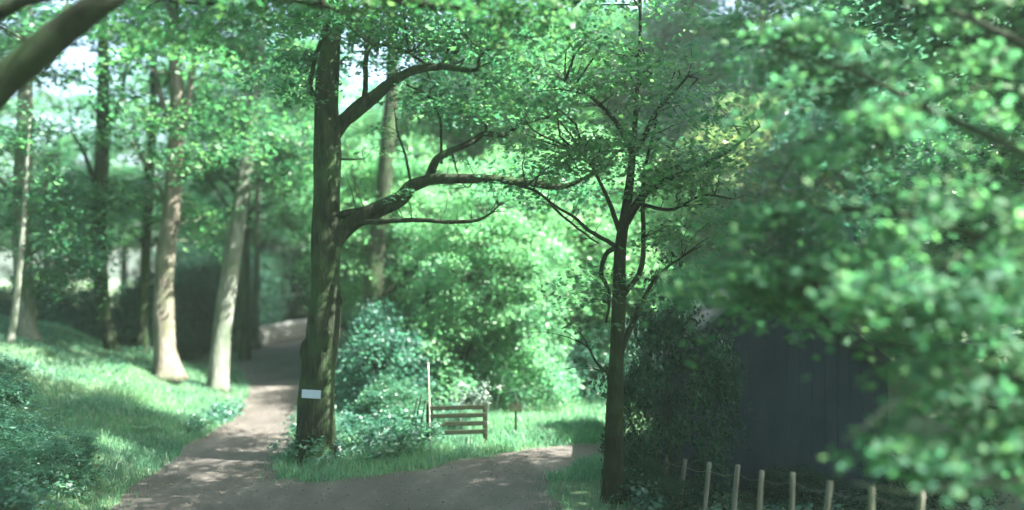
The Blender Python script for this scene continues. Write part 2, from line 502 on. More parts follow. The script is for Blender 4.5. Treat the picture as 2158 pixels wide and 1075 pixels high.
cl = np.vstack([sprays(560, 1000, -220, 60, 17.0, 21.5, 60), sprays(850, 1150, 60, 250, 18.4, 21.5, 26),
                sprays(560, 680, 20, 200, 18.5, 21, 10), sprays(1010, 1230, 170, 250, 18.6, 20.5, 9),
                sprays(700, 900, 60, 170, 19.6, 22, 8), sprays(1080, 1240, 340, 420, 18, 19.5, 8), sprays(600, 1150, -140, 100, 18.5, 20.5, 40)])
main_tree, _ = make_tree('tree', 'large mossy tree with a pale plate on its trunk, standing in the path fork', D,
    [(666, 970), (668, 900), (670, 830), (676, 740), (685, 620), (687, 480), (690, 320), (686, 210), (692, 120), (703, 50), (715, -60), (705, -300)],
    [78, 74, 73, 72, 62, 57, 56, 51, 42, 33, 26, 10], 'bark', limbs, cl, 190, 1.0, .125, 'leaf', seg=22)
# scars on the trunk
def trunk_scar(px, py, w, h, D, mat, parent):
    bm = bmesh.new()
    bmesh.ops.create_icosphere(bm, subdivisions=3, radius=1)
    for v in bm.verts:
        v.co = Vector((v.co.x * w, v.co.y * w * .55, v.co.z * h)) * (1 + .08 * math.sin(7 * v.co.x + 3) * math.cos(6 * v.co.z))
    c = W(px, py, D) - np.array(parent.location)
    return bm_obj('trunk_scar', bm, mat, parent, c, True)
trunk_scar(689, 716, .13, .24, D - .35, M['bark'], main_tree)
trunk_scar(650, 742, .19, .34, D - .22, M['bark_dark'], main_tree)  # dark lump in place of a hollow, its shade put into the colour
trunk_scar(716, 634, .07, .12, D - .12, M['bark_dark'], main_tree)

# the plate on the trunk
bm = bmesh.new(); box(bm, (0, 0, 0), (.46, .012, .19), bev=.004)
pl = bm_obj('sign_plate', bm, M['plate'], None, W(657, 830, D - .445))
pl.rotation_euler = (math.radians(-2), math.radians(1.5), math.radians(-10))
tag(pl, 'pale blue-grey blank rectangular plate fixed to the big mossy trunk', 'sign')

# ---- the slender tree right of the path
D = 15.5
limbs = [
    ([(1318, 470), (1345, 425), (1372, 398), (1432, 368, 15.2), (1522, 328, 14.8), (1602, 268, 14.5)], [22, 18, 15, 11, 8, 4]),
    ([(1306, 520), (1276, 536), (1268, 575), (1284, 622), (1276, 680)], [12, 10, 9, 7, 4]),
    ([(1310, 500), (1290, 445), (1268, 388), (1246, 350), (1225, 320)], [12, 10, 8, 6, 3]),
    ([(1304, 520), (1240, 482, 15.7), (1180, 440, 15.9), (1110, 392, 16.2)], [10, 8, 6, 3]),
    ([(1315, 620), (1352, 560), (1356, 410), (1382, 250)], [12, 11, 9, 5]),
    ([(1302, 760), (1340, 660), (1388, 582), (1440, 540)], [14, 11, 8, 4]),
    ([(1335, 330), (1300, 260), (1240, 200), (1190, 170)], [14, 10, 7, 3]),
    ([(1338, 320), (1390, 230), (1450, 160)], [14, 10, 5]),
    ([(1300, 800), (1262, 770), (1240, 730)], [8, 6, 3]),
    ([(1345, 430), (1420, 440), (1480, 410), (1550, 420)], [9, 7, 5, 3]),
]
cl = np.vstack([sprays(1090, 1540, 150, 345, 13.5, 17.5, 36), sprays(1180, 1420, -120, 170, 13.5, 17.5, 22),
                sprays(1180, 1300, 560, 760, 15.0, 16.2, 3), sprays(1380, 1560, 330, 520, 14.5, 16.5, 14),
                sprays(1150, 1330, 290, 350, 14.5, 16.5, 14), sprays(1120, 1520, -430, -110, 14, 18, 44)])  # last set is unseen foliage above the view, added to shade the big trunk
right_tree, _ = make_tree('tree', 'slender dark tree with a spreading top beside the dark evergreen shrub', D,
    [(1290, 1060), (1293, 950), (1296, 850), (1299, 740), (1304, 620), (1308, 520), (1322, 430), (1332, 340), (1340, 240), (1350, 60), (1350, -150)],
    [44, 41, 35, 31, 28, 25, 20, 15, 10, 7, 4], 'bark_dark', limbs, cl, 160, .85, .10, 'leaf', flare=.35, seg=14)

# ---- trunks on the grassy bank
make_tree('tree', 'leaning pale grey trunk nearest the path on the grassy bank', 28,
    [(459, 812), (464, 740), (476, 640), (491, 530), (506, 430), (519, 330), (528, 240), (540, 150), (548, 60), (556, -100), (560, -300)],
    [42, 38, 37, 35, 32, 30, 26, 24, 22, 16, 8], 'bark_grey',
    [([(532, 305), (560, 288), (600, 294), (645, 316)], [10, 9, 7, 4]), ([(538, 172), (570, 150), (600, 112), (620, 40)], [14, 12, 9, 5]), ([(545, 90), (500, 30), (450, -60)], [12, 10, 6]), ([(540, 200), (510, 130), (470, 90)], [8, 6, 3])],
    np.vstack([sprays(420, 690, -260, 160, 26, 31, 70), sprays(400, 660, 100, 300, 29, 33, 9), sprays(470, 650, 40, 300, 25.5, 27, 4), sprays(560, 660, 250, 420, 27, 29, 9)]), 190, 1.25, .17, 'leaf')
make_tree('tree', 'straight trunk with reddish flared roots on the grassy bank', 27,
    [(357, 803), (347, 720), (345, 640), (350, 540), (360, 440), (368, 330), (372, 220), (366, 120), (362, -40), (360, -260)],
    [50, 44, 41, 37, 35, 33, 29, 25, 20, 9], 'bark_red',
    [([(368, 320), (392, 240), (402, 150), (420, 40)], [20, 17, 13, 8]), ([(366, 300), (340, 220), (322, 120)], [14, 11, 6]), ([(366, 470), (330, 390), (300, 340)], [9, 7, 4]), ([(372, 390), (420, 340), (470, 320)], [9, 7, 4])],
    np.vstack([sprays(230, 470, -260, 120, 25, 30, 60), sprays(230, 470, 100, 260, 28, 32, 5), sprays(240, 490, 90, 380, 24.4, 26.4, 11), sprays(300, 470, 380, 520, 27.5, 31, 10)]), 190, 1.25, .17, 'leaf', flare=.8)
make_tree('tree', 'dark curved trunk leaning towards the grassy bank crest beside a thin straight trunk', 30,
    [(240, 748), (224, 680), (213, 600), (208, 520), (210, 400), (216, 200), (210, -60), (210, -260)],
    [26, 25, 28, 32, 29, 25, 18, 8], 'bark',
    [([(210, 420), (180, 330), (150, 280)], [12, 9, 5]), ([(214, 300), (250, 220), (270, 120)], [12, 9, 5])],
    np.vstack([sprays(60, 330, -260, 90, 28, 33, 54), sprays(50, 300, 120, 430, 26.6, 29, 11), sprays(120, 300, 330, 500, 28, 31, 14)]), 180, 1.25, .17, 'leaf')
make_tree('tree', 'thin straight grey trunk between the curved trunk and the reddish trunk', 31,
    [(300, 752), (303, 650), (307, 520), (318, 350), (322, 100), (324, -150)], [22, 19, 18, 16, 13, 7], 'bark',
    [([(316, 380), (290, 310), (280, 250)], [8, 6, 3])], sprays(230, 400, -260, 60, 30, 33, 26), 180, 1.2, .17, 'leaf_teal')
make_tree('tree', 'stout pale trunk at the top of the grassy bank', 27,
    [(56, 722), (52, 660), (50, 600), (45, 460), (48, 300), (52, 100), (50, -200)], [44, 40, 38, 34, 32, 26, 10], 'bark_grey',
    [([(48, 560), (90, 520), (150, 500)], [8, 6, 3]), ([(46, 470), (90, 400), (110, 330)], [12, 9, 5]), ([(46, 440), (0, 380), (-60, 330)], [12, 9, 5])],
    np.vstack([sprays(-200, 150, -260, 110, 24.5, 29, 40), sprays(60, 220, 470, 620, 26, 28, 16), sprays(-60, 90, 250, 500, 25, 28, 16), sprays(70, 220, 380, 480, 26, 29, 10)]), 180, 1.15, .16, 'leaf')
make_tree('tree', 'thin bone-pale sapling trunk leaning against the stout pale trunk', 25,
    [(20, 775), (28, 690), (38, 600), (46, 500), (52, 400), (60, 250)], [15, 14, 13, 11, 9, 5], 'bark_grey', (), sprays(0, 110, 210, 420, 24.4, 25.6, 5), 70, .8, .13, 'leaf_sunlit', flare=.2)
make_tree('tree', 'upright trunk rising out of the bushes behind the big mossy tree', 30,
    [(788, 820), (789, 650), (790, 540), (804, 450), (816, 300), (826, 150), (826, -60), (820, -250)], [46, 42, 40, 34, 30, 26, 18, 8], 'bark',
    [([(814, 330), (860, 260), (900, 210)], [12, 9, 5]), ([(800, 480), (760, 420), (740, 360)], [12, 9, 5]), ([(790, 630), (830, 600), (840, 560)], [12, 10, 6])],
    np.vstack([sprays(700, 960, -260, 90, 29, 33, 30), sprays(740, 900, 300, 470, 31, 33, 10)]), 170, 1.2, .17, 'leaf_sunlit')
make_tree('leaning_tree', 'dark bare trunk leaning steeply over the bushes behind the four-rail gate', 26.5,
    [(800, 850), (834, 720), (890, 650), (950, 608), (1030, 566), (1100, 520)], [26, 24, 21, 18, 13, 6], 'bark_dark',
    [([(890, 650), (905, 600), (930, 560)], [9, 7, 4])], None, flare=.2)

# ---- overhanging leaning tree whose bough crosses the top
lt, ends = make_tree('tree', 'dark leaning tree whose heavy bough arches over the grassy bank', 9.0,
    [(-470, 1350), (-340, 900), (-225, 520), (-110, 300), (0, 172), (62, 118), (132, 58), (235, -15), (400, -110, 9.4), (620, -70, 10.5), (830, -8, 11.5), (1000, 22, 12), (1110, 28, 12.3), (1210, 10, 12.6)],
    [125, 105, 92, 80, 70, 66, 61, 55, 46, 36, 30, 22, 14, 6], 'bark_dark',
    [([(-150, 360), (-90, 110), (0, 24), (110, -12), (240, -60)], [60, 46, 34, 24, 14]),
     ([(1000, 22, 12), (1030, 52, 12), (1060, 40, 12.1)], [10, 8, 4]), ([(640, -64, 10.6), (690, 10, 10.8), (735, 30, 11)], [14, 10, 5])],
    np.vstack([sprays(640, 1220, -90, 20, 10.5, 13, 26), sprays(980, 1200, 10, 70, 11.5, 13, 8), sprays(-120, 500, -190, -70, 8.5, 12, 14), sprays(250, 620, -150, -40, 9.5, 12, 10), sprays(180, 640, -20, 90, 10.5, 13.5, 14), sprays(450, 1400, -420, -120, 11.0, 16, 100), sprays(300, 1000, -430, -140, 12.5, 17, 55)]), 160, .75, .085, 'leaf')  # last two sets are unseen foliage added to shade path and bank

# ------------------------------------------------------------------ big-leaved tree close on the right
def lobed_leaf():
    """five-lobed leaf, stalk at the origin, blade along +x, length 1"""
    prof = [(0, 0), (.02, .26), (-.10, .44), (.20, .36), (.30, .56), (.44, .40), (.62, .44), (.62, .24), (.80, .18), (1.0, 0)]
    up = [(x, y) for x, y in prof]
    V, Fc = [], []
    mid = [(0, 0), (.25, 0), (.5, 0), (.75, 0), (1.0, 0)]
    def zf(x, y): return -.16 * abs(y) ** 1.2 - .22 * max(0, x - .4) ** 2
    bm = bmesh.new()
    ctr = [bm.verts.new((x, 0, .03 * math.sin(3 * x) - .22 * max(0, x - .4) ** 2)) for x, _ in mid]
    for s in (1, -1):
        o = [bm.verts.new((x, s * y, zf(x, y))) for x, y in up[1:-1]]
        seq = [(ctr[0], o[0], ctr[1]), (o[0], o[1], o[2]), (o[0], o[2], ctr[1]), (o[2], o[3], o[4]), (o[2], o[4], ctr[1]),
               (ctr[1], o[4], ctr[2]), (o[4], o[5], o[6]), (o[4], o[6], ctr[2]), (ctr[2], o[6], ctr[3]), (o[6], o[7], ctr[3]), (ctr[3], o[7], ctr[4])]
        for a in seq:
            bm.faces.new(a if s > 0 else a[::-1])
    me = bpy.data.meshes.new('leaf'); bm.to_mesh(me); bm.free()
    me.materials.append(M['leaf_syc'])
    return me

LEAF = lobed_leaf()
org = np.array([6.3, 7.6, 0.0]); org[2] = float(terrain(org[0], org[1]))
syc = thing('broad_leaved_tree', 'big-leaved tree with lit boughs hanging over the post and wire fence', 'tree', org)
tube('trunk', np.array([[6.3, 7.6, org[2] - .1], [6.25, 7.7, 3], [6.1, 7.8, 5.5], [5.9, 8, 8], [5.6, 8.2, 11]]), [.26, .22, .19, .14, .07], M['bark'], syc, org, flare=.5)
def T(z): return tuple([6.3 - .04 * z, 7.65 + .03 * z, z])
br = [
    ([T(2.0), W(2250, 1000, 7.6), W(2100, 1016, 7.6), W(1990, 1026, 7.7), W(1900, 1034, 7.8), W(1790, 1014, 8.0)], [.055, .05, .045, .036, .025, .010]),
    ([T(3.0), W(2280, 850, 7.5), W(2158, 800, 7.5), W(2000, 768, 7.9), W(1880, 728, 8.3), W(1800, 690, 8.6), W(1715, 618, 9.0)], [.06, .045, .038, .032, .026, .02, .01]),
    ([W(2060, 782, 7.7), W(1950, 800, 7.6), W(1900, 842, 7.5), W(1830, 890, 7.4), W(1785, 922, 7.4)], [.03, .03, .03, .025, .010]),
    ([T(4.2), W(2300, 640, 7.6), W(2060, 500, 8.0), W(1800, 440, 8.8), W(1550, 470, 9.6)], [.07, .055, .045, .032, .012]),
    ([T(5.5), W(2300, 400, 7.7), W(2158, 320, 7.9), W(2000, 250, 8.4), W(1800, 150, 9.2), W(1600, 90, 10)], [.07, .055, .05, .04, .028, .012]),
    ([T(6.5), W(2250, 140, 8), W(2050, 40, 8.5), W(1800, -60, 9.5)], [.06, .05, .035, .015]),
    ([W(1950, 220, 8.6), W(1860, 300, 8.4), W(1800, 380, 8.3)], [.025, .018, .008]),
    ([W(2060, 500, 8.0), W(1980, 580, 7.8), W(1900, 680, 7.7)], [.025, .018, .008]),
]
BC = []
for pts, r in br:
    _, cc_ = tube('bough', np.array(pts), r, M['bark_grey' if pts is br[0][0] or pts is br[2][0] else 'bark'], syc, org, seg=8, jitter=.012); BC.append(cc_)  # two lower boughs get pale bark, their sunlight put into the colour
def leaf_frames(P, sz):
    n = len(P)
    az = rng.uniform(0, 2 * math.pi, n)
    d = unit(np.stack([np.cos(az) - .35, np.sin(az) - .3, rng.normal(-.35, .3, n)], -1))
    nzv = unit(np.stack([rng.normal(0, .5, n), rng.normal(-.25, .5, n), np.ones(n)], -1))
    s = unit(np.cross(nzv, d)); nzv = np.cross(d, s)
    return d, s, nzv, sz * rng.uniform(.7, 1.25, n)
rc = np.vstack([sprays(1500, 2250, -60, 150, 8.2, 12.5, 40), sprays(1640, 2250, 130, 420, 7.6, 12, 36),
                sprays(1780, 2260, 400, 620, 7.2, 9.6, 30), sprays(1480, 1800, 430, 600, 8.8, 10.2, 24),
                sprays(1930, 2260, 590, 790, 7.2, 9.0, 18), sprays(1960, 2260, 770, 990, 7.2, 8.8, 16),
                sprays(1830, 1960, 880, 980, 7.2, 8.2, 4), sprays(1560, 1800, 20, 240, 9.5, 11.5, 14), sprays(1420, 1760, 540, 620, 9.0, 10.5, 14), sprays(1560, 1760, 570, 645, 9.5, 11, 9), sprays(1800, 1930, 630, 720, 8.5, 9.5, 3)])
LP = clump_points(rc, 70, .60, .26, .35)
link('twigs', twig_mesh('twigs', rc, np.vstack(BC), .014, org), M['bark'], syc)['kind'] = 'stuff'
d, s, nzv, L = leaf_frames(LP, .098)
near = np.argsort(LP[:, 1] - .8 * L * 10 + rng.uniform(0, 1.2, len(LP)))
vis = [i for i in near if abs((LP[i, 0] / LP[i, 1]) * F_PX + PX_C - 1400) < 760 and -20 < py_of(LP[i]) < 1060][:280]
for i in vis:
    o = link('leaf', LEAF, None, syc)
    mtx = Matrix(((d[i][0], s[i][0], nzv[i][0]), (d[i][1], s[i][1], nzv[i][1]), (d[i][2], s[i][2], nzv[i][2])))
    o.rotation_mode = 'QUATERNION'; o.rotation_quaternion = mtx.to_quaternion()
    o.location = LP[i] - org; o.scale = (L[i],) * 3
rest = np.setdiff1d(np.arange(len(LP)), np.array(vis))
lv = np.array([v.co[:] for v in LEAF.vertices]); lf = np.array([list(q.vertices) for q in LEAF.polygons])
B = np.stack([d, s, nzv], 1)[rest] * L[rest][:, None, None]
VV = (lv @ B) + (LP[rest] - org)[:, None, :]
FF = lf[None] + (np.arange(len(rest)) * len(lv))[:, None, None]
fo = link('foliage', mesh_np('foliage', VV.reshape(-1, 3), FF.reshape(-1, 3)), M['leaf_syc'], syc)
fo['kind'] = 'stuff'

# ------------------------------------------------------------------ bushes and background trees from shared crowns
TWIG = {}
def crown_proto(key, name, r, ncl, per, crad, lsize, leaf, shell=.5, zmin=-.9, tilt=.55):
    cc = ellipsoid_points((0, 0, 0), r, ncl, shell, zmin)
    me = leaf_mesh(name, clump_points(cc, per, crad), lsize, tilt)
    me.materials.append(M[leaf])
    ax = np.stack([np.zeros(12), np.zeros(12), np.linspace(-.8, .5, 12) * r[2]], -1)
    tw = twig_mesh('twigs', cc[::2], ax, .012 * r[0]); tw.materials.append(M['bark_dark' if leaf == 'leaf_dark' else 'bark'])
    PROTO[key], TWIG[key] = me, tw
PROTO = {}
crown_proto('A', 'crown', (4.6, 4.6, 5.2), 200, 230, 1.35, .17, 'leaf')
crown_proto('B', 'crown', (4.2, 4.2, 6.0), 200, 230, 1.3, .17, 'leaf_teal')
crown_proto('C', 'crown', (4.8, 4.8, 4.6), 210, 230, 1.3, .155, 'leaf_sunlit')
crown_proto('S', 'crown', (4.4, 4.4, 5.4), 95, 160, 1.3, .17, 'leaf')
crown_proto('Y', 'crown', (2.6, 2.6, 2.8), 75, 140, .8, .105, 'leaf_autumn')
crown_proto('b', 'foliage', (1.7, 1.5, 1.35), 70, 150, .62, .09, 'leaf_teal', .4, -.5)
crown_proto('g', 'foliage', (1.8, 1.6, 1.5), 70, 150, .62, .095, 'leaf_sunlit', .4, -.5)
crown_proto('d', 'foliage', (1.9, 1.6, 1.9), 95, 190, .65, .09, 'leaf_dark', .4, -.6)
def trunk_proto(h, r, bark):
    tb = [tube_arrays([[0, 0, -.15], [.1, .05, h * .3], [-.05, .1, h * .6], [.05, 0, h]], [r, r * .8, r * .6, r * .2], seg=9, flare=.4)]
    for k in range(7):
        z = h * rng.uniform(.4, .85); a = rng.uniform(0, 6.28); l = rng.uniform(1.5, 3.2)
        tb.append(tube_arrays([[0, 0, z], [math.cos(a) * l * .5, math.sin(a) * l * .5, z + l * .35], [math.cos(a) * l, math.sin(a) * l, z + l * .8]], [r * .35, r * .22, r * .06], seg=6))
    me = join_tubes('trunk', tb); me.materials.append(M[bark]); return me
TR = [trunk_proto(11, .28, 'bark'), trunk_proto(12, .24, 'bark_grey'), trunk_proto(11, .22, 'bark_dark')]
def stem_proto():
    tb = []
    for k in range(6):
        a = rng.uniform(0, 6.28); l = rng.uniform(.6, 1.2)
        tb.append(tube_arrays([[0, 0, -.05], [math.cos(a) * l * .3, math.sin(a) * l * .3, .7], [math.cos(a) * l, math.sin(a) * l, 1.7]], [.035, .025, .008], seg=6))
    me = join_tubes('stem', tb); me.materials.append(M['bark']); return me
STEM = stem_proto()

def bg_tree(x, y, proto, label, group, s=1.0, zc=8.0, tr=0, sz=1.0):
    z = float(terrain(x, y))
    t = thing('tree', label, 'tree', (x, y, z), group)
    t.rotation_euler.z = rng.uniform(0, 6.28)
    link('trunk', TR[tr], None, t).scale = (s, s, zc * 1.15 / 11)
    c = link('crown', PROTO[proto], None, t, (0, 0, zc)); c.scale = (s, s, s * sz)
    w = link('twigs', TWIG[proto], None, t, (0, 0, zc)); w.scale = (s, s, s * sz); w['kind'] = 'stuff'
    return t
def bush(x, y, proto, label, s=1.0, h=1.0, group=None, name='bush', cat='bush'):
    z = float(terrain(x, y))
    t = thing(name, label, cat, (x, y, z), group)
    t.rotation_euler.z = rng.uniform(0, 6.28)
    link('stem', STEM, None, t).scale = (s, s, s * h)
    c = link('foliage', PROTO[proto], None, t, (0, 0, .85 * s * h)); c.scale = (s, s, s * h)
    return t

G = 'trees closing the view behind the clearing'
BL = 'tall leafy tree in the wood behind the clearing and bushes'
for (x, y, pr, s, zc, tr, sz) in [
    (-6.5, 40, 'C', 1.0, 8.5, 0, 1.1), (-1.5, 44, 'A', 1.1, 8.5, 1, 1.1), (4.5, 42, 'C', 1.1, 8, 0, 1.1), (10.5, 40, 'B', 1.1, 8.5, 2, 1.1), (17, 38, 'A', 1.1, 8.5, 1, 1.1),
    (-8, 60, 'A', 1.2, 9, 0, 1.2), (-3, 56, 'C', 1.2, 9, 1, 1.2), (3, 54, 'B', 1.2, 9, 0, 1.2), (9.5, 52, 'A', 1.2, 9.5, 2, 1.2), (16, 50, 'C', 1.2, 9, 0, 1.2), (23, 46, 'B', 1.2, 9, 1, 1.2),
    (30, 44, 'A', 1.2, 9, 0, 1.2), (24, 33, 'B', 1.1, 8, 0, 1.1), (-1, 68, 'B', 1.4, 10, 0, 1.3), (8, 68, 'A', 1.4, 10, 0, 1.3), (18, 64, 'B', 1.4, 10, 0, 1.3), (28, 60, 'C', 1.4, 10, 0, 1.3), (-10, 70, 'B', 1.4, 10, 0, 1.3), (2, 51, 'A', 1.1, 13, 0, 1.0), (5, 48, 'B', 1.1, 13.5, 0, 1.0), (13, 45, 'A', 1.1, 13, 0, 1.0), (20, 42, 'B', 1.2, 13, 0, 1.0), (0, 37, 'A', 1.0, 12, 0, .9), (9, 41, 'B', 1.0, 12.5, 0, 1.0), (18, 34, 'C', 1.1, 8, 0, 1.1), (11.5, 37, 'B', 1.1, 14, 0, 1.0), (6, 40, 'A', 1.0, 14, 0, .9)]:
    tone = {'A': 'mid-green', 'B': 'blue-green', 'C': 'pale green'}[pr]
    row = 'at the back of the clearing' if y < 46 else ('in the middle of the wood' if y < 59 else 'deep in the wood')
    beh = 'behind the upright trunk' if x < -2 else ('behind the sunlit round tree' if x < 7 else ('beyond the slender dark tree' if x < 14 else 'far behind the shed'))
    hi = 'high-crowned' if zc > 11 else 'leafy'
    bg_tree(x, y, pr, f'{hi} {tone} tree {row}, {beh}', G, s, zc, tr, sz)
G2 = 'thinner trees beyond the dark hedge'
BL2 = 'thin-crowned tree with sky showing through, beyond the dark hedge'
for (x, y, pr, s, zc, tr, sz) in [
    (-14, 44, 'S', 1.0, 10, 1, 1.0), (-20, 58, 'S', 1.0, 11, 0, .9), (-27, 56, 'S', 1.1, 11, 2, 1.0),
    (-34, 52, 'S', 1.2, 11, 1, 1.1), (-42, 62, 'S', 1.2, 12, 0, 1.0), (-20.5, 45, 'S', 1.05, 12, 0, .9), (-27, 48, 'S', 1.1, 11, 2, 1.0), (-16, 64, 'S', 1.2, 11, 0, 1.0), (-10, 42, 'S', 1.0, 11, 0, 1.0),  (-20, 60, 'A', 1.1, 10, 0, 1.1)]:
    bg_tree(x, y, pr, BL2, G2, s, zc, tr, sz)
bg_tree(-12.8, 38.6, 'A', 'full-crowned tree added to overshadow the dark hedge, beside the far path', None, .95, 12.2, 0, .9)  # added so its crown shades the hedge
GF = 'pale trees along the field edge beyond the hedge'
for (x, y, s) in [(-30, 62, 1.0), (-38, 66, 1.1), (-25, 71, 1.1), (-47, 63, 1.1)]:
    bg_tree(x, y, 'C', 'pale sunlit tree on the field edge beyond the dark hedge', GF, s, 9.2, 1, .75)
# small trees standing apart
bg_tree(2.6, 31.5, 'C', 'sunlit round-crowned tree behind the small board, boughs drooping to the clearing', None, .95, 5.2, 0, 1.08)
bg_tree(-.7, 27.4, 'C', 'small pale drooping tree between the four-rail gate and the sunlit round tree', None, .60, 4.6, 0, 1.25)
bg_tree(-4.6, 33.5, 'C', 'pale tree behind the leaning bare trunk', None, .85, 5.6, 0, 1.1)
bg_tree(6.6, 36.0, 'C', 'pale green tree between the sunlit round tree and the slender dark tree', None, 1.0, 5.6, 1, 1.1)
bg_tree(8.6, 30.5, 'Y', 'small tree with yellowing leaves above the dark shed', None, 1.15, 7.8, 1, 1.0)
bg_tree(13.5, 30.0, 'B', 'blue-green tree standing behind the dark shed', None, 1.05, 6.5, 2, 1.0)
bg_tree(13.5, 18.0, 'A', 'leafy tree hidden by the big-leaved boughs, right of the dark shed', None, .95, 7.0, 0, 1.0)

bg_tree(9.8, 13.3, 'A', 'tall tree added to shade the slender tree, its high crown above the big-leaved boughs', None, 1.0, 11.5, 2, .9)  # crown placed to block sun from the slender trunk and the ground
GN = 'unseen trees added around the near end of the path for shade'  # out of view; crowns added to block sky and sun
for (x, y, pr, s, zc, tr, sz) in [(21, 24, 'A', 1.2, 10, 1, 1.1), (20, 13, 'B', 1.2, 10, 0, 1.1), (-15, 13, 'A', 1.1, 10.5, 0, 1.0), (-19.5, 20, 'B', 1.1, 10.5, 0, 1.0), (-24, 29, 'A', 1.1, 10.5, 1, 1.0), (-30, 34, 'A', 1.1, 10.5, 1, 1.0), (-18, -9, 'A', 1.5, 11, 0, 1.2), (-7, -14, 'B', 1.6, 11, 0, 1.2), (4, -13, 'A', 1.6, 11, 0, 1.2), (15, -10, 'B', 1.6, 11, 0, 1.2), (-22, 4, 'B', 1.4, 11, 0, 1.1)]:
    where = 'on the bank behind the heavy leaning bough' if x < -10 and y > 0 else ('behind the viewpoint' if y < 0 else 'behind the big-leaved boughs')
    bg_tree(x, y, pr, 'tall high-crowned shading tree added out of view ' + where, GN, s, zc, tr, sz)
# dark hedge of evergreens beyond the bank
GH = 'evergreen bushes of the dark hedge beyond the bank'
for k, (x, y, s, h) in enumerate([(-27, 40, 1.6, 1.0), (-24.2, 41, 1.6, .95), (-21.5, 40.5, 1.5, .95), (-19, 41.5, 1.6, .95), (-16.8, 43.5, 1.5, .95), (-29.5, 38, 1.6, 1.05), (-17.0, 47.5, 1.7, 1.1), (-17.4, 39.2, 1.1, .9), (-20.2, 38.2, 1.2, .9), (-23, 38.5, 1.3, .95), (-26, 37.6, 1.3, .95), (-33, 40, 1.7, 1.0), (-30.5, 43, 1.7, 1.0)]):
    bush(x, y, 'd', 'dark glossy evergreen bush in the hedge beyond the grassy bank', s, h * 1.12, GH, 'evergreen_bush')
GW = 'evergreen bushes behind the pale stone wall'
for (x, y, s, h) in [(-19.2, 49, 1.8, 1.2), (-18.6, 56, 2.0, 1.2), (-17.0, 63, 2.2, 1.2), (-12.0, 67, 2.2, 1.2), (-22.0, 54, 2.0, 1.3), (-6.2, 62, 2.0, 1.2), (-13.8, 61.8, 1.75, 1.5), (-16.8, 57.5, 1.7, 1.4)]:
    bush(x, y, 'd', 'dark evergreen bush rising behind the pale stone wall', s, h, GW, 'evergreen_bush')
# evergreen between the slender tree and the shed
bush(3.35, 16.9, 'd', 'tall dark evergreen shrub between the slender tree and the shed', .74, 2.5, None, 'evergreen_bush')
bush(4.3, 21.5, 'd', 'dark evergreen shrub growing at the back corner of the shed', 1.0, 1.7, None, 'evergreen_bush')
bush(7.9, 15.6, 'd', 'dark low shrub in front of the shed, behind the fence', .75, .8, None, 'evergreen_bush')
bush(2.65, 15.6, 'd', 'low dark shrub at the foot of the slender tree', .42, .7, None, 'evergreen_bush')
bush(6.1, 17.0, 'd', 'low dark shrub against the middle of the shed front', .6, .55, None, 'evergreen_bush')
# bushes in the clearing
bush(-1.9, 26.8, 'g', 'pale green bush standing behind the four-rail gate', 1.35, 1.35)
bush(-4.1, 25.5, 'b', 'dense blue-green bush beneath the leaning bare trunk', 1.2, 1.25)
bush(.6, 26.0, 'g', 'bright drooping bush beside the small board on a post', .95, 1.5)
bush(3.4, 28.0, 'b', 'rounded bush at the back of the sunny clearing', 1.2, 1.0)
bush(-4.9, 29.0, 'b', 'shaded bush between the path and the upright trunk', 1.0, 1.5)
bush(-3.3, 22.9, 'b', 'small leafy bush left of the pale marker pole', .62, 1.0)
bush(5.9, 30.0, 'g', 'light green bush at the far end of the clearing', 1.2, 1.0)
bush(-6.6, 34.5, 'd', 'dark bush at the edge of the path beyond the big tree', .85, 1.2)
# bushes on the near bank
GB = 'low bushes along the shaded foot of the bank'
for (x, y, s, pr) in [(-9.2, 15.0, .55, 'b'), (-10.4, 16.2, .65, 'b'), (-9.3, 16.9, .42, 'b'), (-11.6, 17.8, .6, 'b'), (-9.1, 14.0, .5, 'b'), (-12.9, 19.8, .55, 'b'), (-12.0, 16.6, .7, 'b')]:
    bush(x, y, pr, 'low shaded bush on the foot of the bank beside the path', s, .8, GB)

# ------------------------------------------------------------------ ground cover
def scatter(n, x0, x1, y0, y1, grow=.05):
    x = rng.uniform(x0, x1, n); y = rng.uniform(y0, y1, n)
    k = ~in_path(x, y, grow)
    return x[k], y[k]

def blades(x, y, h, w):
    n = len(x); z = terrain(x, y) - .02
    P = np.stack([x, y, z], -1)
    h = h * rng.uniform(.5, 1.4, n); w = w * rng.uniform(.7, 1.3, n)
    a = rng.uniform(0, 2 * math.pi, n)
    s = np.stack([np.cos(a), np.sin(a), np.zeros(n)], -1) * w[:, None] * .5
    ln = rng.normal(0, .28, (n, 2)) * h[:, None]
    m = P + np.stack([ln[:, 0] * .35, ln[:, 1] * .35, h * .6], -1)
    t = P + np.stack([ln[:, 0], ln[:, 1], h], -1)
    V = np.stack([P - s, P + s, m + s * .8, m - s * .8, t], 1).reshape(-1, 3)
    o = (np.arange(n) * 5)[:, None]
    F = np.concatenate([o + np.array([[0, 1, 2]]), o + np.array([[0, 2, 3]]), o + np.array([[3, 2, 4]])])
    return V, F

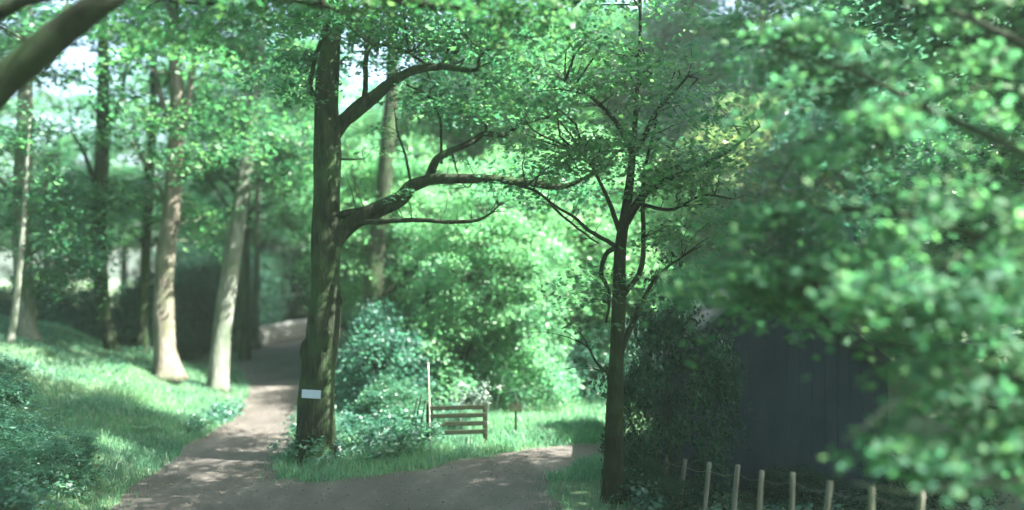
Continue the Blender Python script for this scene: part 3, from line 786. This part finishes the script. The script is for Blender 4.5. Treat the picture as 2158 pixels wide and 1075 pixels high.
VS, FS, off = [], [], 0
for (n, x0, x1, y0, y1, h, w, g) in [
    (62000, -20, -7.0, 18, 34, .15, .022, .02), (16000, -11.5, -7, 14, 26, .16, .018, .02),
    (20000, -6.2, 2.5, 16.8, 24, .20, .020, -1), (16000, -2, 8, 20.5, 30, .18, .024, .02),
    (2200, -.5, 4, 13, 20, .14, .016, .02), (6000, -7, 8, 16, 22, .09, .014, -1)]:
    x, y = scatter(n, x0, x1, y0, y1, max(g, 0))
    v, f = blades(x, y, h, w); VS.append(v); FS.append(f + off); off += len(v)
ei = rng.integers(0, len(outline), 2600)
ex = outline[ei] + rng.normal(0, .20, (2600, 2))
ex = ex[(ex[:, 1] > 13)]
v, f = blades(ex[:, 0], ex[:, 1], .12, .016); VS.append(v); FS.append(f + off); off += len(v)
go = link('grass', mesh_np('grass', np.vstack(VS), np.vstack(FS)), M['grass'])
tag(go, 'grass covering the bank, the fork of the path and the clearing', 'grass', kind='stuff')

def weeds(n, x0, x1, y0, y1, hmax, per, r, size, fn=None):
    x, y = scatter(n, x0, x1, y0, y1, .12)
    if fn is not None:
        k = fn(x, y); x, y = x[k], y[k]
    h = hmax * rng.uniform(.35, 1, len(x))
    c = np.stack([x, y, terrain(x, y) + h * .55], -1)
    return clump_points(c, per, r, 1.1, .1), size
pts = []
parts = [weeds(190, -6.3, -1.2, 17.6, 23.5, .75, 75, .34, .1, lambda x, y: (y > 18.0 + .45 * np.maximum(0, x + 4.2)) & ~((np.abs(x + .9) < .9) & (y < 21.4) & (y > 19))),
         weeds(420, -14.5, -7.2, 13.5, 23.5, .55, 70, .38, .11, lambda x, y: (np.interp(y, EDGE_Y, EDGE_X) - x > .7) & (y < 17.8 - .55 * (x + 9.5))),
         weeds(60, -9, -7.6, 21, 26, .35, 50, .26, .09),
         weeds(140, 2.2, 9, 13, 17.5, .5, 60, .35, .1),
         weeds(26, -20, -12, 24, 31, .3, 50, .3, .1),
         weeds(60, -8.2, -5.5, 24, 31, .7, 60, .35, .1, lambda x, y: x > np.interp(y, [20.5, 23.5, 27.5, 32], [-5.2, -5.7, -6.6, -7.8]))]
wl = np.vstack([q[0] for q in parts])
wl = wl[wl[:, 2] > terrain(wl[:, 0], wl[:, 1]) + .01]
tag(link('undergrowth', leaf_mesh('undergrowth', wl, .11, .6), M['weeds']), 'leafy undergrowth of nettles and weeds along the path edges', 'undergrowth', kind='stuff')

# fallen leaves
x = rng.uniform(-8.5, 3, 2600); y = rng.uniform(12.5, 34, 2600)
k = in_path(x, y) & (rng.uniform(0, 1, 2600) < .25 + .9 * in_path(x, y, .45) * ~in_path(x - .5, y) + .5 * ~in_path(x + .5, y)); P = np.stack([x[k], y[k], np.full(k.sum(), .012)], -1)
tag(link('fallen_leaves', leaf_mesh('fallen_leaves', P, .055, .15, .7, 0), M['litter']), 'scattered pale fallen leaves on the earth path', 'leaves', kind='stuff')

x = rng.uniform(-8.5, 3, 5200); y = rng.uniform(12.6, 32, 5200); k = in_path(x, y); x, y = x[k], y[k]
n = len(x); r = .010 + .022 * rng.uniform(0, 1, n) ** 3
oc = np.array([[1, 0, 0], [0, 1, 0], [-1, 0, 0], [0, -1, 0], [0, 0, .7], [0, 0, -.4]])
of = np.array([[0, 1, 4], [1, 2, 4], [2, 3, 4], [3, 0, 4], [1, 0, 5], [2, 1, 5], [3, 2, 5], [0, 3, 5]])
V = np.stack([x, y, np.full(n, .008)], -1)[:, None] + oc[None] * r[:, None, None] * rng.uniform(.6, 1.3, (n, 6, 1))
tag(link('gravel', mesh_np('gravel', V.reshape(-1, 3), (of[None] + (np.arange(n) * 6)[:, None, None]).reshape(-1, 3)), M['grit']), 'loose grit and small stones on the earth path', 'gravel', kind='stuff')

# ferns on the bank by the path
def fern(x, y, label, s=1.0):
    z = float(terrain(x, y)); t = thing('fern', label, 'fern', (x, y, z))
    for k in range(13):
        a = k * 2.4 + rng.uniform(-.3, .3); l = s * rng.uniform(.45, .75); n = 12
        u = np.linspace(.12, 1, n)
        C = np.stack([np.cos(a) * l * u, np.sin(a) * l * u, l * (.95 * u - .75 * u * u)], -1)
        sd = np.array([-math.sin(a), math.cos(a), -.15])
        V, Fc = [], []
        for i in range(n):
            wv = l * .30 * (1 - u[i]) ** .6 * min(1, 6 * u[i]) + .01
            f = np.array([np.cos(a), np.sin(a), -.1]) * l * .06
            for sg in (1, -1):
                b0 = len(V); V += [C[i] - f * .35, C[i] + sd * sg * wv + f * .6 - np.array([0, 0, wv * .2]), C[i] + f * .5]
                Fc.append((b0, b0 + 1, b0 + 2))
        link('frond', mesh_np('frond', V, Fc), M['grass'], t)
    return t
fern(-8.75, 22.6, 'bright arching fern on the bank edge beside the path bend', 1.1)
fern(-9.4, 20.6, 'shaded fern among the low bushes on the bank', .9)

# pale plumes behind the gate
t = thing('plume_grass', 'pale silvery plume grass standing behind the four-rail gate', 'plant', (-1.0, 21.5, 0))
for k in range(24):
    a = rng.uniform(0, 6.28); b0 = np.array([rng.uniform(-.55, .55), rng.uniform(-.25, .25), 0]); hh = rng.uniform(.8, 1.3)
    lean = rng.normal(0, .16, 2)
    pts = clump_points([b0 + [lean[0] * .8, lean[1] * .8, hh]], 16, .13, 1.6, 0)
    st = leaf_mesh('plume', pts, .09, .9, .4, -.4)
    link('plume', st, M['plume'], t)
    tube('stalk', np.array([b0, b0 + [lean[0] * .4, lean[1] * .4, hh * .5], b0 + [lean[0] * .8, lean[1] * .8, hh]]), [.006, .005, .003], M['plume'], t, (0, 0, 0), seg=4, n=4, lump=0)

# ------------------------------------------------------------------ gate, pole, sticks, board
g0 = W(961, 935, 20.4); g0[2] = 0
gate = thing('wooden_gate', 'dark weathered four-rail wooden gate at the edge of the clearing', 'gate', g0)
for sx, top, wd in ((-.70, .93, .09), (.74, .95, .12)):
    bm = bmesh.new(); box(bm, (0, 0, top / 2 - .1), (wd, .11, top + .2), bev=.012)
    bm_obj('post', bm, M['wood'], gate, (sx, .02, 0))
for k, zz in enumerate((.85, .66, .475, .285)):
    bm = bmesh.new(); box(bm, (0, 0, 0), (1.46, .032, .105), bev=.008)
    r = bm_obj('rail', bm, M['wood'], gate, (.02, -.055, zz + rng.uniform(-.008, .008)))
    r.rotation_euler = (rng.uniform(-.02, .02), -.014 + rng.uniform(-.008, .008), 0)
bm = bmesh.new(); box(bm, (0, 0, 0), (.06, .03, .72), bev=.006)
bm_obj('stile', bm, M['wood'], gate, (-.60, -.02, .56))
gate.rotation_euler.z = math.radians(4); gate.scale.z = 1.1

pb = W(905, 860, 20.3); pb[2] = 0
pole = thing('marker_pole', 'tall thin pale pole standing at the left gate post', 'pole', pb)
tube('shaft', np.array([pb + [.03, .0, -.1], pb + [.0, 0, 1.0], pb + [-.03, 0, 2.03]]), [.024, .023, .021], M['pole'], pole, pb, seg=10, lump=.01)
bm = bmesh.new(); bmesh.ops.create_cone(bm, cap_ends=True, segments=10, radius1=.034, radius2=.02, depth=.03)
bm_obj('cap', bm, M['pole'], pole, (-.03, 0, 2.045), True)
for k, (a, bq) in enumerate([((889, 830), (866, 890)), ((897, 842), (880, 896)), ((880, 838), (860, 880))]):
    e = W(bq[0], bq[1], 20.7); e[2] = -.05; tp = W(a[0], a[1], 20.55)
    st = thing('leaning_stick', 'thin dark stick leaning among weeds left of the gate', 'stick', e, 'sticks leaning by the gate')
    tube('shaft', np.array([e, (e + tp) / 2 + [.01, 0, .01], tp]), [.022, .02, .013], M['bark_dark'], st, e, seg=7)
    tube('twig', np.array([(e + tp) / 2, (e + tp) / 2 + [.06, .02, .12]]), [.009, .004], M['bark_dark'], st, e, seg=5)

bb = W(1087, 916, 21.5); bb[2] = 0
board = thing('notice_board', 'small dark board on a single thin post in the clearing', 'board', bb)
bm = bmesh.new(); box(bm, (0, 0, .42), (.06, .06, 1.05), bev=.006); bm_obj('post', bm, M['wood'], board)
bm = bmesh.new(); box(bm, (0, 0, 0), (.34, .03, .22), bev=.006)
o = bm_obj('panel', bm, M['bark_dark'], board, (0, -.05, .74)); o.rotation_euler.x = math.radians(-20)

# ------------------------------------------------------------------ stone wall
wa, wb = np.array([-14.75, 43.6, 0]), np.array([-12.9, 53.0, 0])
wl_ = thing('stone_wall', 'low pale rough stone wall at the far bend of the path', 'wall', wa)
ang = math.atan2(wb[1] - wa[1], wb[0] - wa[0]); LEN = float(np.linalg.norm(wb - wa))
bm = bmesh.new(); box(bm, (LEN / 2, 0, .42), (LEN, .30, .80)); bm_obj('core', bm, M['mortar'], wl_)
wl_.rotation_euler.z = ang
def stone_me():
    bm = bmesh.new(); bmesh.ops.create_icosphere(bm, subdivisions=2, radius=.5)
    for v in bm.verts:
        c = v.co; m = max(abs(c.x), abs(c.y), abs(c.z)); v.co = c.lerp(c * (.5 / m), .62) * rng.uniform(.93, 1.05)
    me = bpy.data.meshes.new('stone'); bm.to_mesh(me); bm.free(); me.materials.append(M['wallstone']); return me
SM = [stone_me() for _ in range(5)]
for row, (z, hh, wm) in enumerate([(.14, .26, .62), (.39, .24, .52), (.63, .24, .55)]):
    u = -.1
    while u < LEN:
        w_ = wm * rng.uniform(.7, 1.35)
        o = link('stone', SM[rng.integers(5)], None, wl_, (u + w_ / 2, 0, z)); o.scale = (w_ * 1.04, .46 * rng.uniform(.92, 1.08), hh * 1.06)
        o.rotation_euler.z = rng.uniform(-.05, .05); u += w_
u = 0
while u < LEN:
    w_ = rng.uniform(.28, .5)
    o = link('coping_stone', SM[rng.integers(5)], None, wl_, (u + w_ / 2, 0, .88)); o.scale = (w_, .44, rng.uniform(.26, .46)); o.rotation_euler = (0, rng.uniform(-.2, .2), rng.uniform(-.1, .1)); u += w_

# ------------------------------------------------------------------ shed
sx, sy = 5.95, 18.3; sz = float(terrain(sx, sy)) - .05
shed = thing('shed', 'dark blue-grey gabled shed half hidden by low boughs', 'shed', (sx, sy, sz))
hw, he, ha, dp = 2.45, 3.0, 5.0, 4.2
prof = [(-hw, 0), (hw, 0), (hw, he), (0, ha), (-hw, he)]
bm = bmesh.new()
f = [bm.verts.new((x, 0, z)) for x, z in prof]; k_ = [bm.verts.new((x, dp, z)) for x, z in prof]
bm.faces.new(f); bm.faces.new(k_[::-1])
for i in range(5): bm.faces.new((f[i], k_[i], k_[(i + 1) % 5], f[(i + 1) % 5]))
bmesh.ops.recalc_face_normals(bm, faces=bm.faces)
bm_obj('wall', bm, M['shed'], shed)
npl = 18; pw = 2 * hw / npl
for i in range(npl):
    x0, x1 = -hw + i * pw + .003, -hw + (i + 1) * pw - .003
    tp = lambda x: ha - (ha - he) * abs(x) / hw - .03
    th = .022 + rng.uniform(0, .004)
    bm = bmesh.new()
    a = [bm.verts.new(q) for q in ((x0, -th, .04), (x1, -th, .04), (x1, -th, tp(x1)), (x0, -th, tp(x0)))]
    c_ = [bm.verts.new((v.co.x, -.001, v.co.z)) for v in a]
    bm.faces.new(a)
    for q in range(4): bm.faces.new((a[(q + 1) % 4], a[q], c_[q], c_[(q + 1) % 4]))
    bm_obj('plank', bm, M['shed'], shed)
sl = math.atan2(ha - he, hw); ln = math.hypot(hw, ha - he) + .3
for s_ in (-1, 1):
    bm = bmesh.new(); box(bm, (0, 0, 0), (ln, dp + .6, .07), bev=.01)
    o = bm_obj('roof_slope', bm, M['roof'], shed, (s_ * (ln / 2) * math.cos(sl), dp / 2, ha + .06 - (ln / 2) * math.sin(sl))); o.rotation_euler.y = s_ * sl
    bm = bmesh.new(); box(bm, (0, 0, 0), (ln, .03, .18), bev=.004)
    o = bm_obj('bargeboard', bm, M['roof'], shed, (s_ * (ln / 2) * math.cos(sl), -.32, ha - .04 - (ln / 2) * math.sin(sl))); o.rotation_euler.y = s_ * sl
shed.rotation_euler.z = math.radians(-6)

# ------------------------------------------------------------------ post and wire fence
A, Bq = np.array([3.0, 18.0]), np.array([5.15, 10.0])
fx = thing('wire_fence', 'row of split wooden posts with sagging wire below the shed', 'fence', (A[0], A[1], float(terrain(*A))))
tops = []
for k in range(10):
    t_ = min(1, max(0, k / 9 + rng.uniform(-.022, .022))); xy = A * (1 - t_) + Bq * t_
    topz = .36 * (1 - t_) + 1.68 * t_ + rng.uniform(-.03, .03)
    gz = float(terrain(*xy)) - .15
    lean = rng.uniform(.03, .20)
    b_ = np.array([xy[0] - lean, xy[1], gz]); p_ = np.array([xy[0], xy[1] - .03, topz])
    tube('post', np.array([b_, (b_ + p_) / 2 + rng.normal(0, .008, 3), p_]), [.050, .048, .044], M['post'], fx, np.array(fx.location), seg=8, lump=.08)
    tops.append((b_, p_))
for fr, sag in ((.90, .05), (.45, .03)):
    pts = []
    for i, (b_, p_) in enumerate(tops):
        q = b_ * (1 - fr) + p_ * fr + np.array([0, -.05, 0])
        if i: pts.append((pts[-1] + q) / 2 - np.array([0, 0, sag]))
        pts.append(q)
    tube('wire', np.array(pts), [.0045] * 2, M['wire'], fx, np.array(fx.location), seg=5, n=70, lump=0)

# ------------------------------------------------------------------ haze: thin tinted volume added in place of the window veil and glow
bm = bmesh.new(); box(bm, (0, 90, 11.5), (420, 360, 29))
hz = bm_obj('haze', bm, None)
mh = bpy.data.materials.new('haze'); mh.use_nodes = True
nt = mh.node_tree; nt.nodes.clear()
out = nt.nodes.new('ShaderNodeOutputMaterial'); pv = nt.nodes.new('ShaderNodeVolumePrincipled')
pv.inputs['Color'].default_value = (.76, .97, .84, 1)
pv.inputs['Density'].default_value = .0006
pv.inputs['Anisotropy'].default_value = .35
nt.links.new(pv.outputs[0], out.inputs['Volume'])
hz.data.materials.append(mh)
tag(hz, 'pale haze added in place of the window veil and glow', 'haze', kind='stuff')
